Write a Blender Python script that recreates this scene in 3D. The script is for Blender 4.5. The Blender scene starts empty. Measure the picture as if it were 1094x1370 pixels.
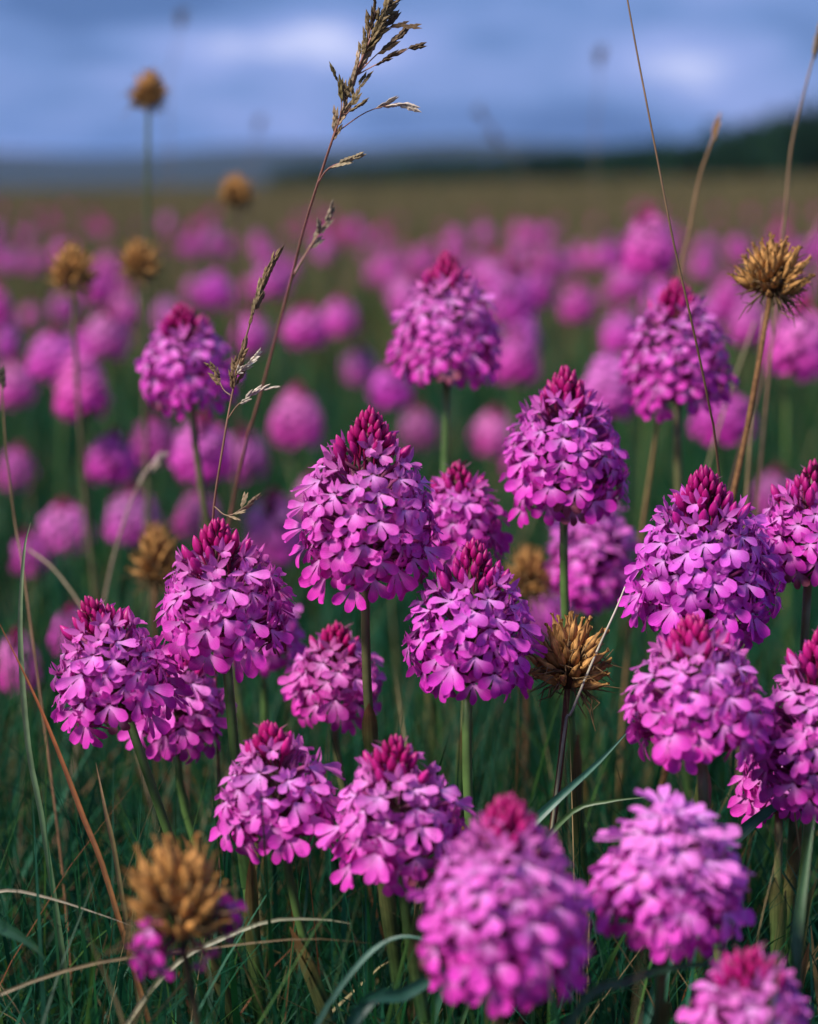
import bpy, math, random
import numpy as np
from mathutils import Vector, Matrix
R = math.radians
random.seed(11)
rng = np.random.default_rng(11)
scene = bpy.context.scene
COL = scene.collection

# ------------------------------------------------------------------ camera, sky, sun, exposure
W0, H0 = 1094.0, 1370.0                     # layout units of the photograph
VF = R(30.0)
FPX = (H0 / 2) / math.tan(VF / 2)
HORIZON = 248.0
PITCH = math.atan((H0 / 2 - HORIZON) / FPX)
CAMZ = 0.45
FOCUS = 0.755
APERTURE = 0.0125                           # metres
cam_d = bpy.data.cameras.new('camera')
cam = bpy.data.objects.new('camera', cam_d); COL.objects.link(cam)
cam.location = (0, 0, CAMZ)
cam.rotation_euler = (R(90) - PITCH, 0, 0)
cam_d.sensor_fit = 'VERTICAL'; cam_d.sensor_height = 36.0
cam_d.lens = 18.0 / math.tan(VF / 2)
cam_d.clip_start = 0.02; cam_d.clip_end = 40000
cam_d.dof.use_dof = True
cam_d.dof.focus_distance = FOCUS
cam_d.dof.aperture_fstop = cam_d.lens / (APERTURE * 1000)
scene.camera = cam

SUN_EL, SUN_AZ = R(46), R(-126)              # azimuth from +Y towards +X
world = bpy.data.worlds.new('World'); scene.world = world; world.use_nodes = True
nt = world.node_tree; nt.nodes.clear()
def N(t, typ, **kw):
    n = t.nodes.new(typ)
    for k, v in kw.items(): setattr(n, k, v)
    return n
wo = N(nt, 'ShaderNodeOutputWorld'); mixs = N(nt, 'ShaderNodeMixShader')
bg1 = N(nt, 'ShaderNodeBackground'); bg2 = N(nt, 'ShaderNodeBackground')
sky = N(nt, 'ShaderNodeTexSky', sky_type='NISHITA', sun_disc=False, sun_elevation=SUN_EL, sun_rotation=SUN_AZ)
bg1.inputs[1].default_value = 0.08; bg2.inputs[1].default_value = 1.0
tc = N(nt, 'ShaderNodeTexCoord'); mp = N(nt, 'ShaderNodeMapping')
mp.inputs['Scale'].default_value = (6.5, 6.5, 24.0); mp.inputs['Location'].default_value = (3.44, 0.4, 6.85)
nz = N(nt, 'ShaderNodeTexNoise'); nz.inputs['Scale'].default_value = 1.0; nz.inputs['Detail'].default_value = 4.0
nz.inputs['Roughness'].default_value = 0.5
rmp = N(nt, 'ShaderNodeValToRGB')
cr = rmp.color_ramp
cr.elements[0].position = 0.36; cr.elements[0].color = (.060, .130, .34, 1)
cr.elements[1].position = 0.71; cr.elements[1].color = (.66, .68, .92, 1)
e = cr.elements.new(0.46); e.color = (.125, .22, .50, 1)
e = cr.elements.new(0.60); e.color = (.25, .325, .67, 1)
nt.links.new(tc.outputs['Generated'], mp.inputs[0]); nt.links.new(mp.outputs[0], nz.inputs['Vector'])
nt.links.new(nz.outputs[0], rmp.inputs[0]); nt.links.new(rmp.outputs[0], bg2.inputs[0])
nt.links.new(sky.outputs[0], bg1.inputs[0])
mixs.inputs[0].default_value = 0.9
nt.links.new(bg1.outputs[0], mixs.inputs[1]); nt.links.new(bg2.outputs[0], mixs.inputs[2])
nt.links.new(mixs.outputs[0], wo.inputs[0])

sun_d = bpy.data.lights.new('sun', 'SUN'); sun = bpy.data.objects.new('sun', sun_d); COL.objects.link(sun)
sun_d.energy = 5.0; sun_d.angle = R(13); sun_d.color = (1.0, .93, .84)
sdir = Vector((math.sin(SUN_AZ) * math.cos(SUN_EL), math.cos(SUN_AZ) * math.cos(SUN_EL), math.sin(SUN_EL)))
sun.rotation_euler = sdir.to_track_quat('Z', 'Y').to_euler()
sun.location = (-3, -1, 4)
scene.view_settings.view_transform = 'Standard'; scene.view_settings.look = 'None'
scene.view_settings.exposure = 0.36; scene.view_settings.gamma = 1.0
scene.cycles.use_denoising = True
scene.cycles.use_adaptive_sampling = True; scene.cycles.adaptive_threshold = .02
scene.cycles.volume_bounces = 1
scene.cycles.max_bounces = 5; scene.cycles.diffuse_bounces = 3; scene.cycles.glossy_bounces = 2

# ------------------------------------------------------------------ helpers
CF = Vector((0, math.cos(PITCH), -math.sin(PITCH))); CU = Vector((0, math.sin(PITCH), math.cos(PITCH)))
def at(px, py, d):
    """world point at depth d (metres along the view axis) for a layout position"""
    return Vector((0, 0, CAMZ)) + CF * d + Vector((1, 0, 0)) * ((px - W0 / 2) / FPX * d) + CU * (-(py - H0 / 2) / FPX * d)

def tag(o, label=None, cat=None, group=None, kind=None):
    if label: o['label'] = label
    if cat: o['category'] = cat
    if group: o['group'] = group
    if kind: o['kind'] = kind
    return o
def link(name, mesh, parent=None, mat=None):
    o = bpy.data.objects.new(name, mesh); COL.objects.link(o)
    if parent is not None: o.parent = parent
    if mat is not None: o.matrix_basis = mat
    return o
def empty(name, loc):
    o = bpy.data.objects.new(name, None); COL.objects.link(o); o.location = loc
    o.empty_display_size = 0.02
    return o

class MB:
    def __init__(s): s.v = []; s.f = []; s.c = []; s.u = []
    def add(s, verts, faces, cols, us=None):
        o = len(s.v); s.v += [tuple(p) for p in verts]; s.f += [tuple(i + o for i in f) for f in faces]
        if len(cols) == 4 and not hasattr(cols[0], '__len__'): cols = [cols] * len(verts)
        s.c += [tuple(c) for c in cols]; s.u += list(us) if us is not None else [0.0] * len(verts)
    def mesh(s, name, mat, smooth=True):
        me = bpy.data.meshes.new(name); me.from_pydata(s.v, [], s.f)
        a = me.attributes.new('pcol', 'FLOAT_COLOR', 'POINT'); a.data.foreach_set('color', np.array(s.c, dtype=np.float32).ravel())
        a = me.attributes.new('vein', 'FLOAT', 'POINT'); a.data.foreach_set('value', np.array(s.u, dtype=np.float32))
        me.polygons.foreach_set('use_smooth', [smooth] * len(me.polygons))
        me.materials.append(mat); me.update(); return me
    def tube(s, pts, radii, n=6, col=(1, 1, 1, 0), col2=None, cap=True):
        pts = [Vector(p) for p in pts]; vs = []; cs = []; us = []
        m = len(pts); side = None
        for i, p in enumerate(pts):
            t = (pts[min(i + 1, m - 1)] - pts[max(i - 1, 0)]).normalized()
            if side is None:
                side = t.cross(Vector((0.31, 0.9, 0.21))); side.normalize()
            side = (side - t * side.dot(t)).normalized(); b = t.cross(side)
            c = col if col2 is None else tuple(col[k] + (col2[k] - col[k]) * i / (m - 1) for k in range(4))
            for k in range(n):
                a = 2 * math.pi * k / n
                vs.append(p + (side * math.cos(a) + b * math.sin(a)) * radii[i]); cs.append(c); us.append(math.cos(a))
        fs = [(i * n + k, i * n + (k + 1) % n, (i + 1) * n + (k + 1) % n, (i + 1) * n + k) for i in range(m - 1) for k in range(n)]
        if cap: fs += [tuple(range((m - 1) * n, m * n)), tuple(reversed(range(n)))]
        s.add(vs, fs, cs, us)

def spline(pts, n):
    """Catmull-Rom through the points"""
    P = [Vector(p) for p in pts]; P = [P[0] * 2 - P[1]] + P + [P[-1] * 2 - P[-2]]
    out = []; m = len(P) - 3
    for k in range(n + 1):
        u = k / n * m; i = min(int(u), m - 1); t = u - i
        a, b, c, d = P[i:i + 4]
        out.append(0.5 * ((2 * b) + (c - a) * t + (2 * a - 5 * b + 4 * c - d) * t * t + (3 * b - a - 3 * c + d) * t ** 3))
    return out

# ------------------------------------------------------------------ materials
def mat_new(name):
    m = bpy.data.materials.new(name); m.use_nodes = True; m.node_tree.nodes.clear(); return m, m.node_tree
def plant_mat(name, rough=.5, transl=.25, noise_scale=300, noise_amt=.25, veins=0.0, spec=.4, bump=.15, bumpdist=.0004, pale=(.80, .60, .90)):
    m, t = mat_new(name)
    out = N(t, 'ShaderNodeOutputMaterial'); p = N(t, 'ShaderNodeBsdfPrincipled'); tr = N(t, 'ShaderNodeBsdfTranslucent'); mx = N(t, 'ShaderNodeMixShader')
    at_ = N(t, 'ShaderNodeAttribute', attribute_name='pcol'); oi = N(t, 'ShaderNodeObjectInfo')
    mul = N(t, 'ShaderNodeMix', data_type='RGBA', blend_type='MULTIPLY'); mul.inputs['Factor'].default_value = 1
    t.links.new(at_.outputs['Color'], mul.inputs['A']); t.links.new(oi.outputs['Color'], mul.inputs['B'])
    mp_ = N(t, 'ShaderNodeMix', data_type='RGBA'); mp_.inputs['B'].default_value = (*pale, 1)
    t.links.new(at_.outputs['Alpha'], mp_.inputs['Factor']); t.links.new(mul.outputs['Result'], mp_.inputs['A'])
    tc_ = N(t, 'ShaderNodeTexCoord'); nz_ = N(t, 'ShaderNodeTexNoise'); nz_.inputs['Scale'].default_value = noise_scale; nz_.inputs['Detail'].default_value = 3
    t.links.new(tc_.outputs['Object'], nz_.inputs['Vector'])
    mr = N(t, 'ShaderNodeMapRange'); mr.inputs[1].default_value = .3; mr.inputs[2].default_value = .7
    mr.inputs[3].default_value = 1 - noise_amt; mr.inputs[4].default_value = 1 + noise_amt * .5
    t.links.new(nz_.outputs[0], mr.inputs[0])
    val = mr.outputs[0]
    if veins > 0:
        va = N(t, 'ShaderNodeAttribute', attribute_name='vein')
        m1 = N(t, 'ShaderNodeMath', operation='MULTIPLY'); m1.inputs[1].default_value = 17
        m2 = N(t, 'ShaderNodeMath', operation='SINE'); m3 = N(t, 'ShaderNodeMath', operation='MULTIPLY_ADD')
        m3.inputs[1].default_value = veins; m3.inputs[2].default_value = 1 - veins
        m4 = N(t, 'ShaderNodeMath', operation='MULTIPLY')
        t.links.new(va.outputs['Fac'], m1.inputs[0]); t.links.new(m1.outputs[0], m2.inputs[0]); t.links.new(m2.outputs[0], m3.inputs[0])
        t.links.new(m3.outputs[0], m4.inputs[0]); t.links.new(val, m4.inputs[1]); val = m4.outputs[0]
    sc_ = N(t, 'ShaderNodeVectorMath', operation='SCALE')
    t.links.new(mp_.outputs['Result'], sc_.inputs[0]); t.links.new(val, sc_.inputs['Scale'])
    bp = N(t, 'ShaderNodeBump'); bp.inputs['Strength'].default_value = bump; bp.inputs['Distance'].default_value = bumpdist
    t.links.new(val, bp.inputs['Height'])
    t.links.new(sc_.outputs[0], p.inputs['Base Color']); t.links.new(sc_.outputs[0], tr.inputs['Color'])
    t.links.new(bp.outputs[0], p.inputs['Normal'])
    p.inputs['Roughness'].default_value = rough; p.inputs['Specular IOR Level'].default_value = spec
    mx.inputs[0].default_value = transl
    t.links.new(p.outputs[0], mx.inputs[1]); t.links.new(tr.outputs[0], mx.inputs[2]); t.links.new(mx.outputs[0], out.inputs[0])
    return m
M_petal = plant_mat('petal', .6, .38, 350, .2, veins=.06, spec=.15)
M_bud = plant_mat('bud', .42, .12, 400, .25, veins=.10, spec=.35)
M_stem = plant_mat('stem', .45, .08, 120, .3, spec=.4)
M_leaf = plant_mat('leaf', .42, .30, 150, .3, veins=.12, spec=.45)
M_grass = plant_mat('grass', .5, .35, 60, .3, spec=.16, bump=0.05)
M_dry = plant_mat('dried_plant', .7, .15, 500, .4, veins=.15, spec=.2, bump=.4)
M_wood = plant_mat('woodland', .7, .2, .6, .4, spec=.1, bump=0)

m, t = mat_new('ground'); M_ground = m
out = N(t, 'ShaderNodeOutputMaterial'); p = N(t, 'ShaderNodeBsdfPrincipled'); tc_ = N(t, 'ShaderNodeTexCoord')
n1 = N(t, 'ShaderNodeTexNoise'); n1.inputs['Scale'].default_value = .35; n1.inputs['Detail'].default_value = 6
n2 = N(t, 'ShaderNodeTexNoise'); n2.inputs['Scale'].default_value = 28; n2.inputs['Detail'].default_value = 8
r1 = N(t, 'ShaderNodeValToRGB'); r1.color_ramp.elements[0].position = .35; r1.color_ramp.elements[1].position = .68
r1.color_ramp.elements[0].color = (.045, .06, .022, 1); r1.color_ramp.elements[1].color = (.12, .095, .045, 1)
r2 = N(t, 'ShaderNodeValToRGB'); r2.color_ramp.elements[0].color = (.25, .25, .25, 1); r2.color_ramp.elements[1].color = (1.2, 1.2, 1.2, 1)
mm = N(t, 'ShaderNodeMix', data_type='RGBA', blend_type='MULTIPLY'); mm.inputs['Factor'].default_value = 1
bp = N(t, 'ShaderNodeBump'); bp.inputs['Distance'].default_value = .02
for nn in (n1, n2): t.links.new(tc_.outputs['Object'], nn.inputs['Vector'])
t.links.new(n1.outputs[0], r1.inputs[0]); t.links.new(n2.outputs[0], r2.inputs[0])
t.links.new(r1.outputs[0], mm.inputs['A']); t.links.new(r2.outputs[0], mm.inputs['B']); t.links.new(mm.outputs['Result'], p.inputs['Base Color'])
t.links.new(n2.outputs[0], bp.inputs['Height']); t.links.new(bp.outputs[0], p.inputs['Normal']); p.inputs['Roughness'].default_value = .95
t.links.new(p.outputs[0], out.inputs[0])

# ------------------------------------------------------------------ ground and far land
def hgt(x, y):
    x = np.asarray(x, float); y = np.asarray(y, float)
    r = np.hypot(x, y)
    side = np.clip(x / np.maximum(np.abs(y), 1) / .2, -1.2, 1.2)       # -1 left edge of the view .. 1 right
    crest = .28 + .20 * side
    up = np.clip((r - 8) / 55, 0, 1); up = up * up * (3 - 2 * up)
    dn = np.clip((r - 70) / 330, 0, 1)
    h = crest * up - dn * (5.0 - 3.6 * np.clip(side, -1, 1)) + .02 * np.sin(x * 1.7 + .5 * y) * np.clip(r - 3, 0, 6) / 6
    return h
rad = np.concatenate([[0], np.geomspace(.3, 20000, 130)]); naz = 144
vs = [(0, 0, 0)]
for r_ in rad[1:]:
    a_ = np.linspace(0, 2 * np.pi, naz, endpoint=False); xx = r_ * np.sin(a_); yy = r_ * np.cos(a_)
    vs += list(zip(xx, yy, hgt(xx, yy)))
fs = [(0, 1 + (k + 1) % naz, 1 + k) for k in range(naz)]
for i in range(len(rad) - 2):
    o_ = 1 + i * naz
    fs += [(o_ + k, o_ + (k + 1) % naz, o_ + naz + (k + 1) % naz, o_ + naz + k) for k in range(naz)]
me = bpy.data.meshes.new('meadow_ground'); me.from_pydata(vs, [], fs); me.materials.append(M_ground)
me.polygons.foreach_set('use_smooth', [True] * len(me.polygons))
tag(link('meadow_ground', me), 'olive meadow ground rolling away to the horizon', 'ground', kind='structure')

# far hills, several kilometres off
vs = []; fs = []; na = 200; nr = 14
for i in range(nr):
    r_ = 4200 + i * 420
    for k in range(na):
        a_ = -1.2 + 2.4 * k / (na - 1)
        ridge = 120 + 20 * math.sin(a_ * 9 + .6) + 8 * math.sin(a_ * 23 + 2) + 5 * math.sin(a_ * 51)
        z = -10 + (ridge + 14 + i * 1.2) * math.sin(math.pi * min(1, i / (nr - 1)) * .98 + .01)
        vs.append((r_ * math.sin(a_), r_ * math.cos(a_), z + 3 * math.sin(i * 2.1 + a_ * 30)))
fs = [(i * na + k, i * na + k + 1, (i + 1) * na + k + 1, (i + 1) * na + k) for i in range(nr - 1) for k in range(na - 1)]
me = bpy.data.meshes.new('hills'); me.from_pydata(vs, [], fs)
m, t = mat_new('hill_land'); out = N(t, 'ShaderNodeOutputMaterial'); p = N(t, 'ShaderNodeBsdfPrincipled'); n1 = N(t, 'ShaderNodeTexNoise')
n1.inputs['Scale'].default_value = .004; tc_ = N(t, 'ShaderNodeTexCoord'); r1 = N(t, 'ShaderNodeValToRGB')
r1.color_ramp.elements[0].color = (.005, .012, .010, 1); r1.color_ramp.elements[1].color = (.012, .022, .017, 1)
t.links.new(tc_.outputs['Object'], n1.inputs['Vector']); t.links.new(n1.outputs[0], r1.inputs[0]); t.links.new(r1.outputs[0], p.inputs['Base Color'])
p.inputs['Roughness'].default_value = 1; t.links.new(p.outputs[0], out.inputs[0]); me.materials.append(m)
me.polygons.foreach_set('use_smooth', [True] * len(me.polygons))
tag(link('hills', me), 'distant hills fading to blue beyond the meadow', 'hills', kind='structure')

# far wood on the right: one mass
mb = MB(); rr = random.Random(5)
for k in range(520):
    u = rr.random() ** .8
    d0 = 230 + 600 * u + rr.uniform(0, 60)
    px = 1500 - 1090 * u ** .75 + rr.uniform(-60, 60)
    x0 = (px - W0 / 2) / FPX * d0; y0 = d0
    z0 = float(hgt(x0, y0)) - .3; Ht = rr.uniform(11, 16) * (1.25 if u < .35 else 1); Wd = Ht * rr.uniform(.3, .42)
    g = rr.uniform(.7, 1.2)
    mb.tube([(x0, y0, z0), (x0 + .2, y0, z0 + Ht * .35), (x0, y0, z0 + Ht * .7)], [.22, .16, .06], 4, (.05, .04, .03, 0), cap=False)
    for q in range(110):
        a, b, c = rr.uniform(0, 6.28), rr.uniform(-1, 1), rr.random() ** .4
        s_ = math.sqrt(1 - b * b) * c
        cx_, cy_, cz_ = x0 + Wd * s_ * math.cos(a), y0 + Wd * s_ * math.sin(a), z0 + Ht * .60 + Ht * .42 * b * c
        e1 = Vector((rr.gauss(0, 1), rr.gauss(0, 1), rr.gauss(0, 1))).normalized() * rr.uniform(.8, 1.5)
        e2 = Vector((rr.gauss(0, 1), rr.gauss(0, 1), rr.gauss(0, 1))).normalized() * rr.uniform(.6, 1.2)
        pc = Vector((cx_, cy_, cz_)); cc = g * rr.uniform(.7, 1.3)
        mb.add([pc - e1, pc - e2 * .8, pc + e1, pc + e2], [(0, 1, 2, 3)], (.014 * cc, .042 * cc, .022 * cc, 0))
tag(link('woodland', mb.mesh('woodland', M_wood, False)), 'dark green wood along the far edge of the meadow', 'woodland', kind='stuff')

# ------------------------------------------------------------------ orchid pieces
def lobe(mb, base, th, L, wp, slope, curve, cup, rnd, nl, nw, shade, thr, twist=0.0):
    d = Vector((math.cos(th), math.sin(th), 0)); q = Vector((-math.sin(th), math.cos(th), 0)); base = Vector(base)
    vs, cs, us = [], [], []
    for i in range(nl + 1):
        s = i / nl
        x = s * (len(wp) - 1); k = min(int(x), len(wp) - 2); w = wp[k] + (wp[k + 1] - wp[k]) * (x - k)
        for j in range(nw + 1):
            u = -1 + 2 * j / nw
            se = L * (s - rnd * u * u * s ** 3)
            z = slope * L * s + curve * L * s * s + cup * w * u * u * .5 + twist * w * u * s
            vs.append(base + d * se + q * (w * u * .5) + Vector((0, 0, z)))
            sh = shade * (1 - .10 * s * s)
            cs.append((sh, sh, sh, thr * max(0, 1 - s * 1.5) ** 1.1)); us.append(u)
    fs = [(i * (nw + 1) + j, i * (nw + 1) + j + 1, (i + 1) * (nw + 1) + j + 1, (i + 1) * (nw + 1) + j) for i in range(nl) for j in range(nw)]
    mb.add(vs, fs, cs, us)
MM = .001
def floret_mesh(k, young=False):
    r = random.Random(100 + k); mb = MB(); j = lambda a: r.uniform(-a, a)
    S = MM
    if not young:
        sl = r.uniform(.30, .85); cu = r.uniform(-.5, -.05)
        for th, L, w in ((-90, 7.4, 3.1), (-37, 7.2, 3.9), (-143, 7.2, 3.9)):
            W_ = w + j(.5)
            lobe(mb, (0, -.3 * S, 0), R(th + j(8)), (L + j(.6)) * S, [1.1 * S, 1.3 * S, W_ * .62 * S, W_ * .93 * S, W_ * S, W_ * .66 * S], sl + j(.16) - (.12 if th == -90 else 0), cu + j(.15), .22 + j(.25), .10, 5, 4, 1, .55, j(.30))
        for sgn in (1, -1):
            th = (22 + j(12)) if sgn > 0 else (158 + j(12))
            lobe(mb, (sgn * .5 * S, .6 * S, -.3 * S), R(th), (5.8 + j(.5)) * S, [1.2 * S, 2.2 * S, 2.5 * S, 1.7 * S, .25 * S], .25 + j(.25), -.35 + j(.3), .35, 0, 4, 2, .95, .15, j(.4))
        lobe(mb, (0, .8 * S, -.4 * S), R(90 + j(8)), 4.6 * S, [1.4 * S, 2.7 * S, 3.0 * S, 2.0 * S, .3 * S], .55 + j(.15), -.15, -.5, 0, 4, 2, .92, .2)
        for sgn in (1, -1):
            lobe(mb, (sgn * .4 * S, .6 * S, .1 * S), R(90 - sgn * (22 + j(8))), 3.8 * S, [1. * S, 2.0 * S, 2.1 * S, 1.2 * S, .2 * S], .75 + j(.1), -.35, .3, 0, 3, 2, 1.0, .3)
    else:
        for th, L, w in ((-90, 4.2, 2.6), (-60, 4.2, 2.6), (-120, 4.2, 2.6)):
            lobe(mb, (0, 0, 0), R(th + j(8)), L * S, [1.2 * S, 1.8 * S, w * S, w * .9 * S, w * .4 * S], .9 + j(.2), -.2, .2, .1, 4, 2, 1, .4)
        for sgn in (1, -1):
            lobe(mb, (sgn * .6 * S, .3 * S, -.2 * S), R(90 - sgn * (62 + j(12))), 5.2 * S, [1.4 * S, 2.4 * S, 2.5 * S, 1.5 * S, .2 * S], .8 + j(.2), -.1, .4, 0, 4, 2, .97, .15)
        lobe(mb, (0, .6 * S, -.2 * S), R(90 + j(10)), 5 * S, [1.6 * S, 2.8 * S, 2.9 * S, 1.7 * S, .2 * S], .8, -.1, -.5, 0, 4, 2, .95, .15)
    # ovary stalk back to the axis and the thin spur
    mb.tube([(0, .2 * S, .3 * S), (0, .3 * S, -3 * S), (j(.5) * S, -1 * S, -7.5 * S), (0, -3 * S, -12 * S)], [.9 * S, .8 * S, .85 * S, .7 * S], 5, (.62, .35, .5, 0), (.30, .8, .22, 0), cap=False)
    mb.tube([(0, -.6 * S, -.3 * S), (j(1) * S, -2.5 * S, -4 * S), (j(2) * S, -6 * S, -7 * S)], [.45 * S, .4 * S, .25 * S], 3, (.85, .8, .85, 0), cap=False)
    return mb.mesh('floret', M_petal)
def bud_mesh(k):
    r = random.Random(300 + k); mb = MB(); S = MM; n = 6
    prof = [(0, .6), (1.0, 1.35), (2.9, 1.85), (5.0, 1.6), (6.8, .85), (7.9, .1)]
    vs, cs, us = [], [], []
    bend = r.uniform(-.5, .5)
    for (z, rr_) in prof:
        for q in range(n):
            a = 2 * math.pi * q / n; f = 1.10 if q % 2 else .92
            vs.append((rr_ * f * math.cos(a) * S, (rr_ * f * math.sin(a) + bend * (z / 6) ** 2) * S, z * S))
            b = .8 + .2 * (q % 2); cs.append((b, b, b, 0)); us.append(q * .7)
    fs = [(i * n + q, i * n + (q + 1) % n, (i + 1) * n + (q + 1) % n, (i + 1) * n + q) for i in range(len(prof) - 1) for q in range(n)] + [tuple(range((len(prof) - 1) * n, len(prof) * n))]
    mb.add(vs, fs, cs, us)
    mb.tube([(0, 0, .3 * S), (0, -.5 * S, -4 * S), (0, -2 * S, -8 * S)], [.6 * S, .55 * S, .5 * S], 4, (.7, .5, .6, 0), (.35, .9, .25, 0), cap=False)
    return mb.mesh('bud', M_bud)
FL = [floret_mesh(i) for i in range(9)]; FY = [floret_mesh(20 + i, True) for i in range(4)]; BD = [bud_mesh(i) for i in range(3)]

PROF = [(0, .80), (.08, .98), (.20, 1.05), (.40, 1.02), (.56, .90), (.68, .73), (.76, .52), (.81, .33), (.90, .21), (.96, .12), (1, .03)]
def prof(t, full=False):
    if full:  # dome without a bud cone
        return math.sqrt(max(.02, 1 - max(0, (t - .25) / .80) ** 2)) * (.72 + .28 * min(1, t / .2))
    for (a, b), (c, d) in zip(PROF, PROF[1:]):
        if t <= c: return b + (d - b) * (t - a) / (c - a)
    return .03
def layout(Wh, Hh, r, full=False, dens=1.0, budfrom=.77):
    """floret seats on a head: (t, matrix, kind) on a golden-angle spiral over the cone"""
    T = np.linspace(0, 1, 200); Rr = np.array([prof(x, full) for x in T]); wgt = Rr + np.where(T > budfrom - .02, .80, .08) * (0 if full else 1)
    cum = np.cumsum(wgt); cum = (cum - cum[0]) / (cum[-1] - cum[0])
    n = int(dens * 122 * (Wh / .055) * (Hh / .058)); n = max(74, min(170, n))
    res = []
    for i in range(n):
        q = (i + .5 + r.uniform(-.35, .35)) / n
        t = float(np.interp(q, cum, T)); a = i * 2.39996 + r.uniform(-.16, .16)
        bud = (t > budfrom - .02 + r.uniform(-.045, .04)) and not full
        yg = (not bud) and (not full) and t > budfrom - .13 + r.uniform(-.04, .04)
        rad_ = .97 * Wh / 2 * prof(t, full)
        if bud: el = R(60 + 28 * (t - budfrom) / (1 - budfrom)) + r.uniform(-.10, .10)
        else:
            el = R(-12 + 62 * t * (1.25 if full else 1)) + r.uniform(-.24, .24)
        sc = (1.29 - .38 * t) * r.uniform(.86, 1.08) if not bud else (1.04 - 1.6 * (t - budfrom)) * r.uniform(.85, 1.1)
        if full: sc = 1.3 - .15 * t
        lipout = .0062 * sc * math.sin(max(el, 0) + .5) if not bud else .0050 * math.cos(el)
        rad_ = max(.0006, (rad_ - lipout) * (r.uniform(.85, 1.09) if not bud else r.uniform(.92, 1.04)))
        z = t * Hh + (0 if not bud else -.0062 * math.sin(el))
        az = a + r.uniform(-.15, .15)
        nrm = Vector((math.cos(az) * math.cos(el), math.sin(az) * math.cos(el), math.sin(el)))
        up = Vector((0, 0, 1)); y = (up - nrm * up.dot(nrm)).normalized(); x = y.cross(nrm)
        roll = r.gauss(0, .22); x, y = x * math.cos(roll) + y * math.sin(roll), y * math.cos(roll) - x * math.sin(roll)
        mt = Matrix(((x.x, y.x, nrm.x, math.cos(a) * rad_), (x.y, y.y, nrm.y, math.sin(a) * rad_), (x.z, y.z, nrm.z, z), (0, 0, 0, 1)))
        if not bud and r.random() < .04: continue
        res.append((t, mt @ Matrix.Diagonal((sc, sc, sc if bud else sc * (.95 + .40 * t), 1)), 'bud' if bud else ('young' if yg else 'open')))
    return res
def petal_col(t, kind, hue, r):
    if kind == 'bud': k = min(1, max(0, (t - .74) / .14)); c = (.60 - .12 * k, .016 - .010 * k, .26 - .10 * k)
    elif kind == 'young': c = (.78, .15, .58)
    else:
        k = min(1, t / .65); c = (.76 + .06 * k, .034 + .155 * k ** 1.5, .49 + .18 * k)
    b = r.uniform(.86, 1.12)
    return (min(.88, c[0] * b * hue[0]), c[1] * b * hue[1], min(.8, c[2] * b * hue[2]), 1)

def rachis_mesh(Hh, r):
    mb = MB(); S = MM
    mb.tube([(0, 0, -.002), (0, 0, Hh * .3), (0, 0, Hh * .7), (0, 0, Hh * .93)], [.0021, .0030, .0024, .0009], 7, (.06, .14, .03, 0), (.16, .03, .07, 0))
    for i in range(46):
        t = i / 46 * .9; a = i * 2.4; z = t * Hh; L = (9.5 - 5 * t) * S
        o = Vector((math.cos(a), math.sin(a), 0)); sd = Vector((-math.sin(a), math.cos(a), 0))
        p0 = o * .0024 + Vector((0, 0, z)); p1 = p0 + o * L * .55 + Vector((0, 0, L * .35)); p2 = p0 + o * L + Vector((0, 0, L * .55))
        c = (.16, .05, .08, 0)
        mb.add([p0 - sd * .0007, p0 + sd * .0007, p1 + sd * .0009, p1 - sd * .0009, p2], [(0, 1, 2, 3), (3, 2, 4)], c)
    return mb.mesh('flower_head', M_stem)

def stem_path(base, top, axis, n=14):
    L = (top - base).length
    p1 = base + Vector((0, 0, 1)) * L * .3; p2 = top - axis * L * .35
    return [base * (1 - s) ** 3 + p1 * 3 * s * (1 - s) ** 2 + p2 * 3 * s * s * (1 - s) + top * s ** 3 for s in [i / n for i in range(n + 1)]]
def sheath(path, i0, L, rs, ang, r, col, col2):
    """a narrow leaf that clasps the stem and frees its tip"""
    mb = MB(); n = 8; vs, cs, us = [], [], []
    cum = 0; base = path[i0]; dirn = (path[min(i0 + 2, len(path) - 1)] - path[i0]).normalized()
    sidev = Vector((math.cos(ang), math.sin(ang), 0)); sidev = (sidev - dirn * sidev.dot(dirn)).normalized(); b = dirn.cross(sidev)
    pl = [0.0]
    for q in range(i0, len(path) - 1): pl.append(pl[-1] + (path[q + 1] - path[q]).length)
    for k in range(n + 1):
        s = k / n; l = s * L; q = 0
        while q < len(pl) - 2 and pl[q + 1] < l: q += 1
        f = (l - pl[q]) / max(1e-6, pl[q + 1] - pl[q]); cpt = path[i0 + q].lerp(path[i0 + q + 1], f) if i0 + q + 1 < len(path) else path[-1] + dirn * (l - pl[-1])
        wrap = 2.4 * (1 - s ** 1.6) + .05; rad_ = rs + .0005 + .0008 * s + .006 * max(0, s - .45) ** 2
        for j in range(5):
            a = (-1 + 2 * j / 4) * wrap
            vs.append(cpt + (sidev * math.cos(a) + b * math.sin(a)) * rad_)
            cs.append(tuple(col[c] + (col2[c] - col[c]) * s ** 1.5 for c in range(4))); us.append(-1 + j / 2)
    fs = [(i * 5 + j, i * 5 + j + 1, (i + 1) * 5 + j + 1, (i + 1) * 5 + j) for i in range(n) for j in range(4)]
    mb.add(vs, fs, cs, us); return mb.mesh('leaf', M_leaf)

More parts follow.
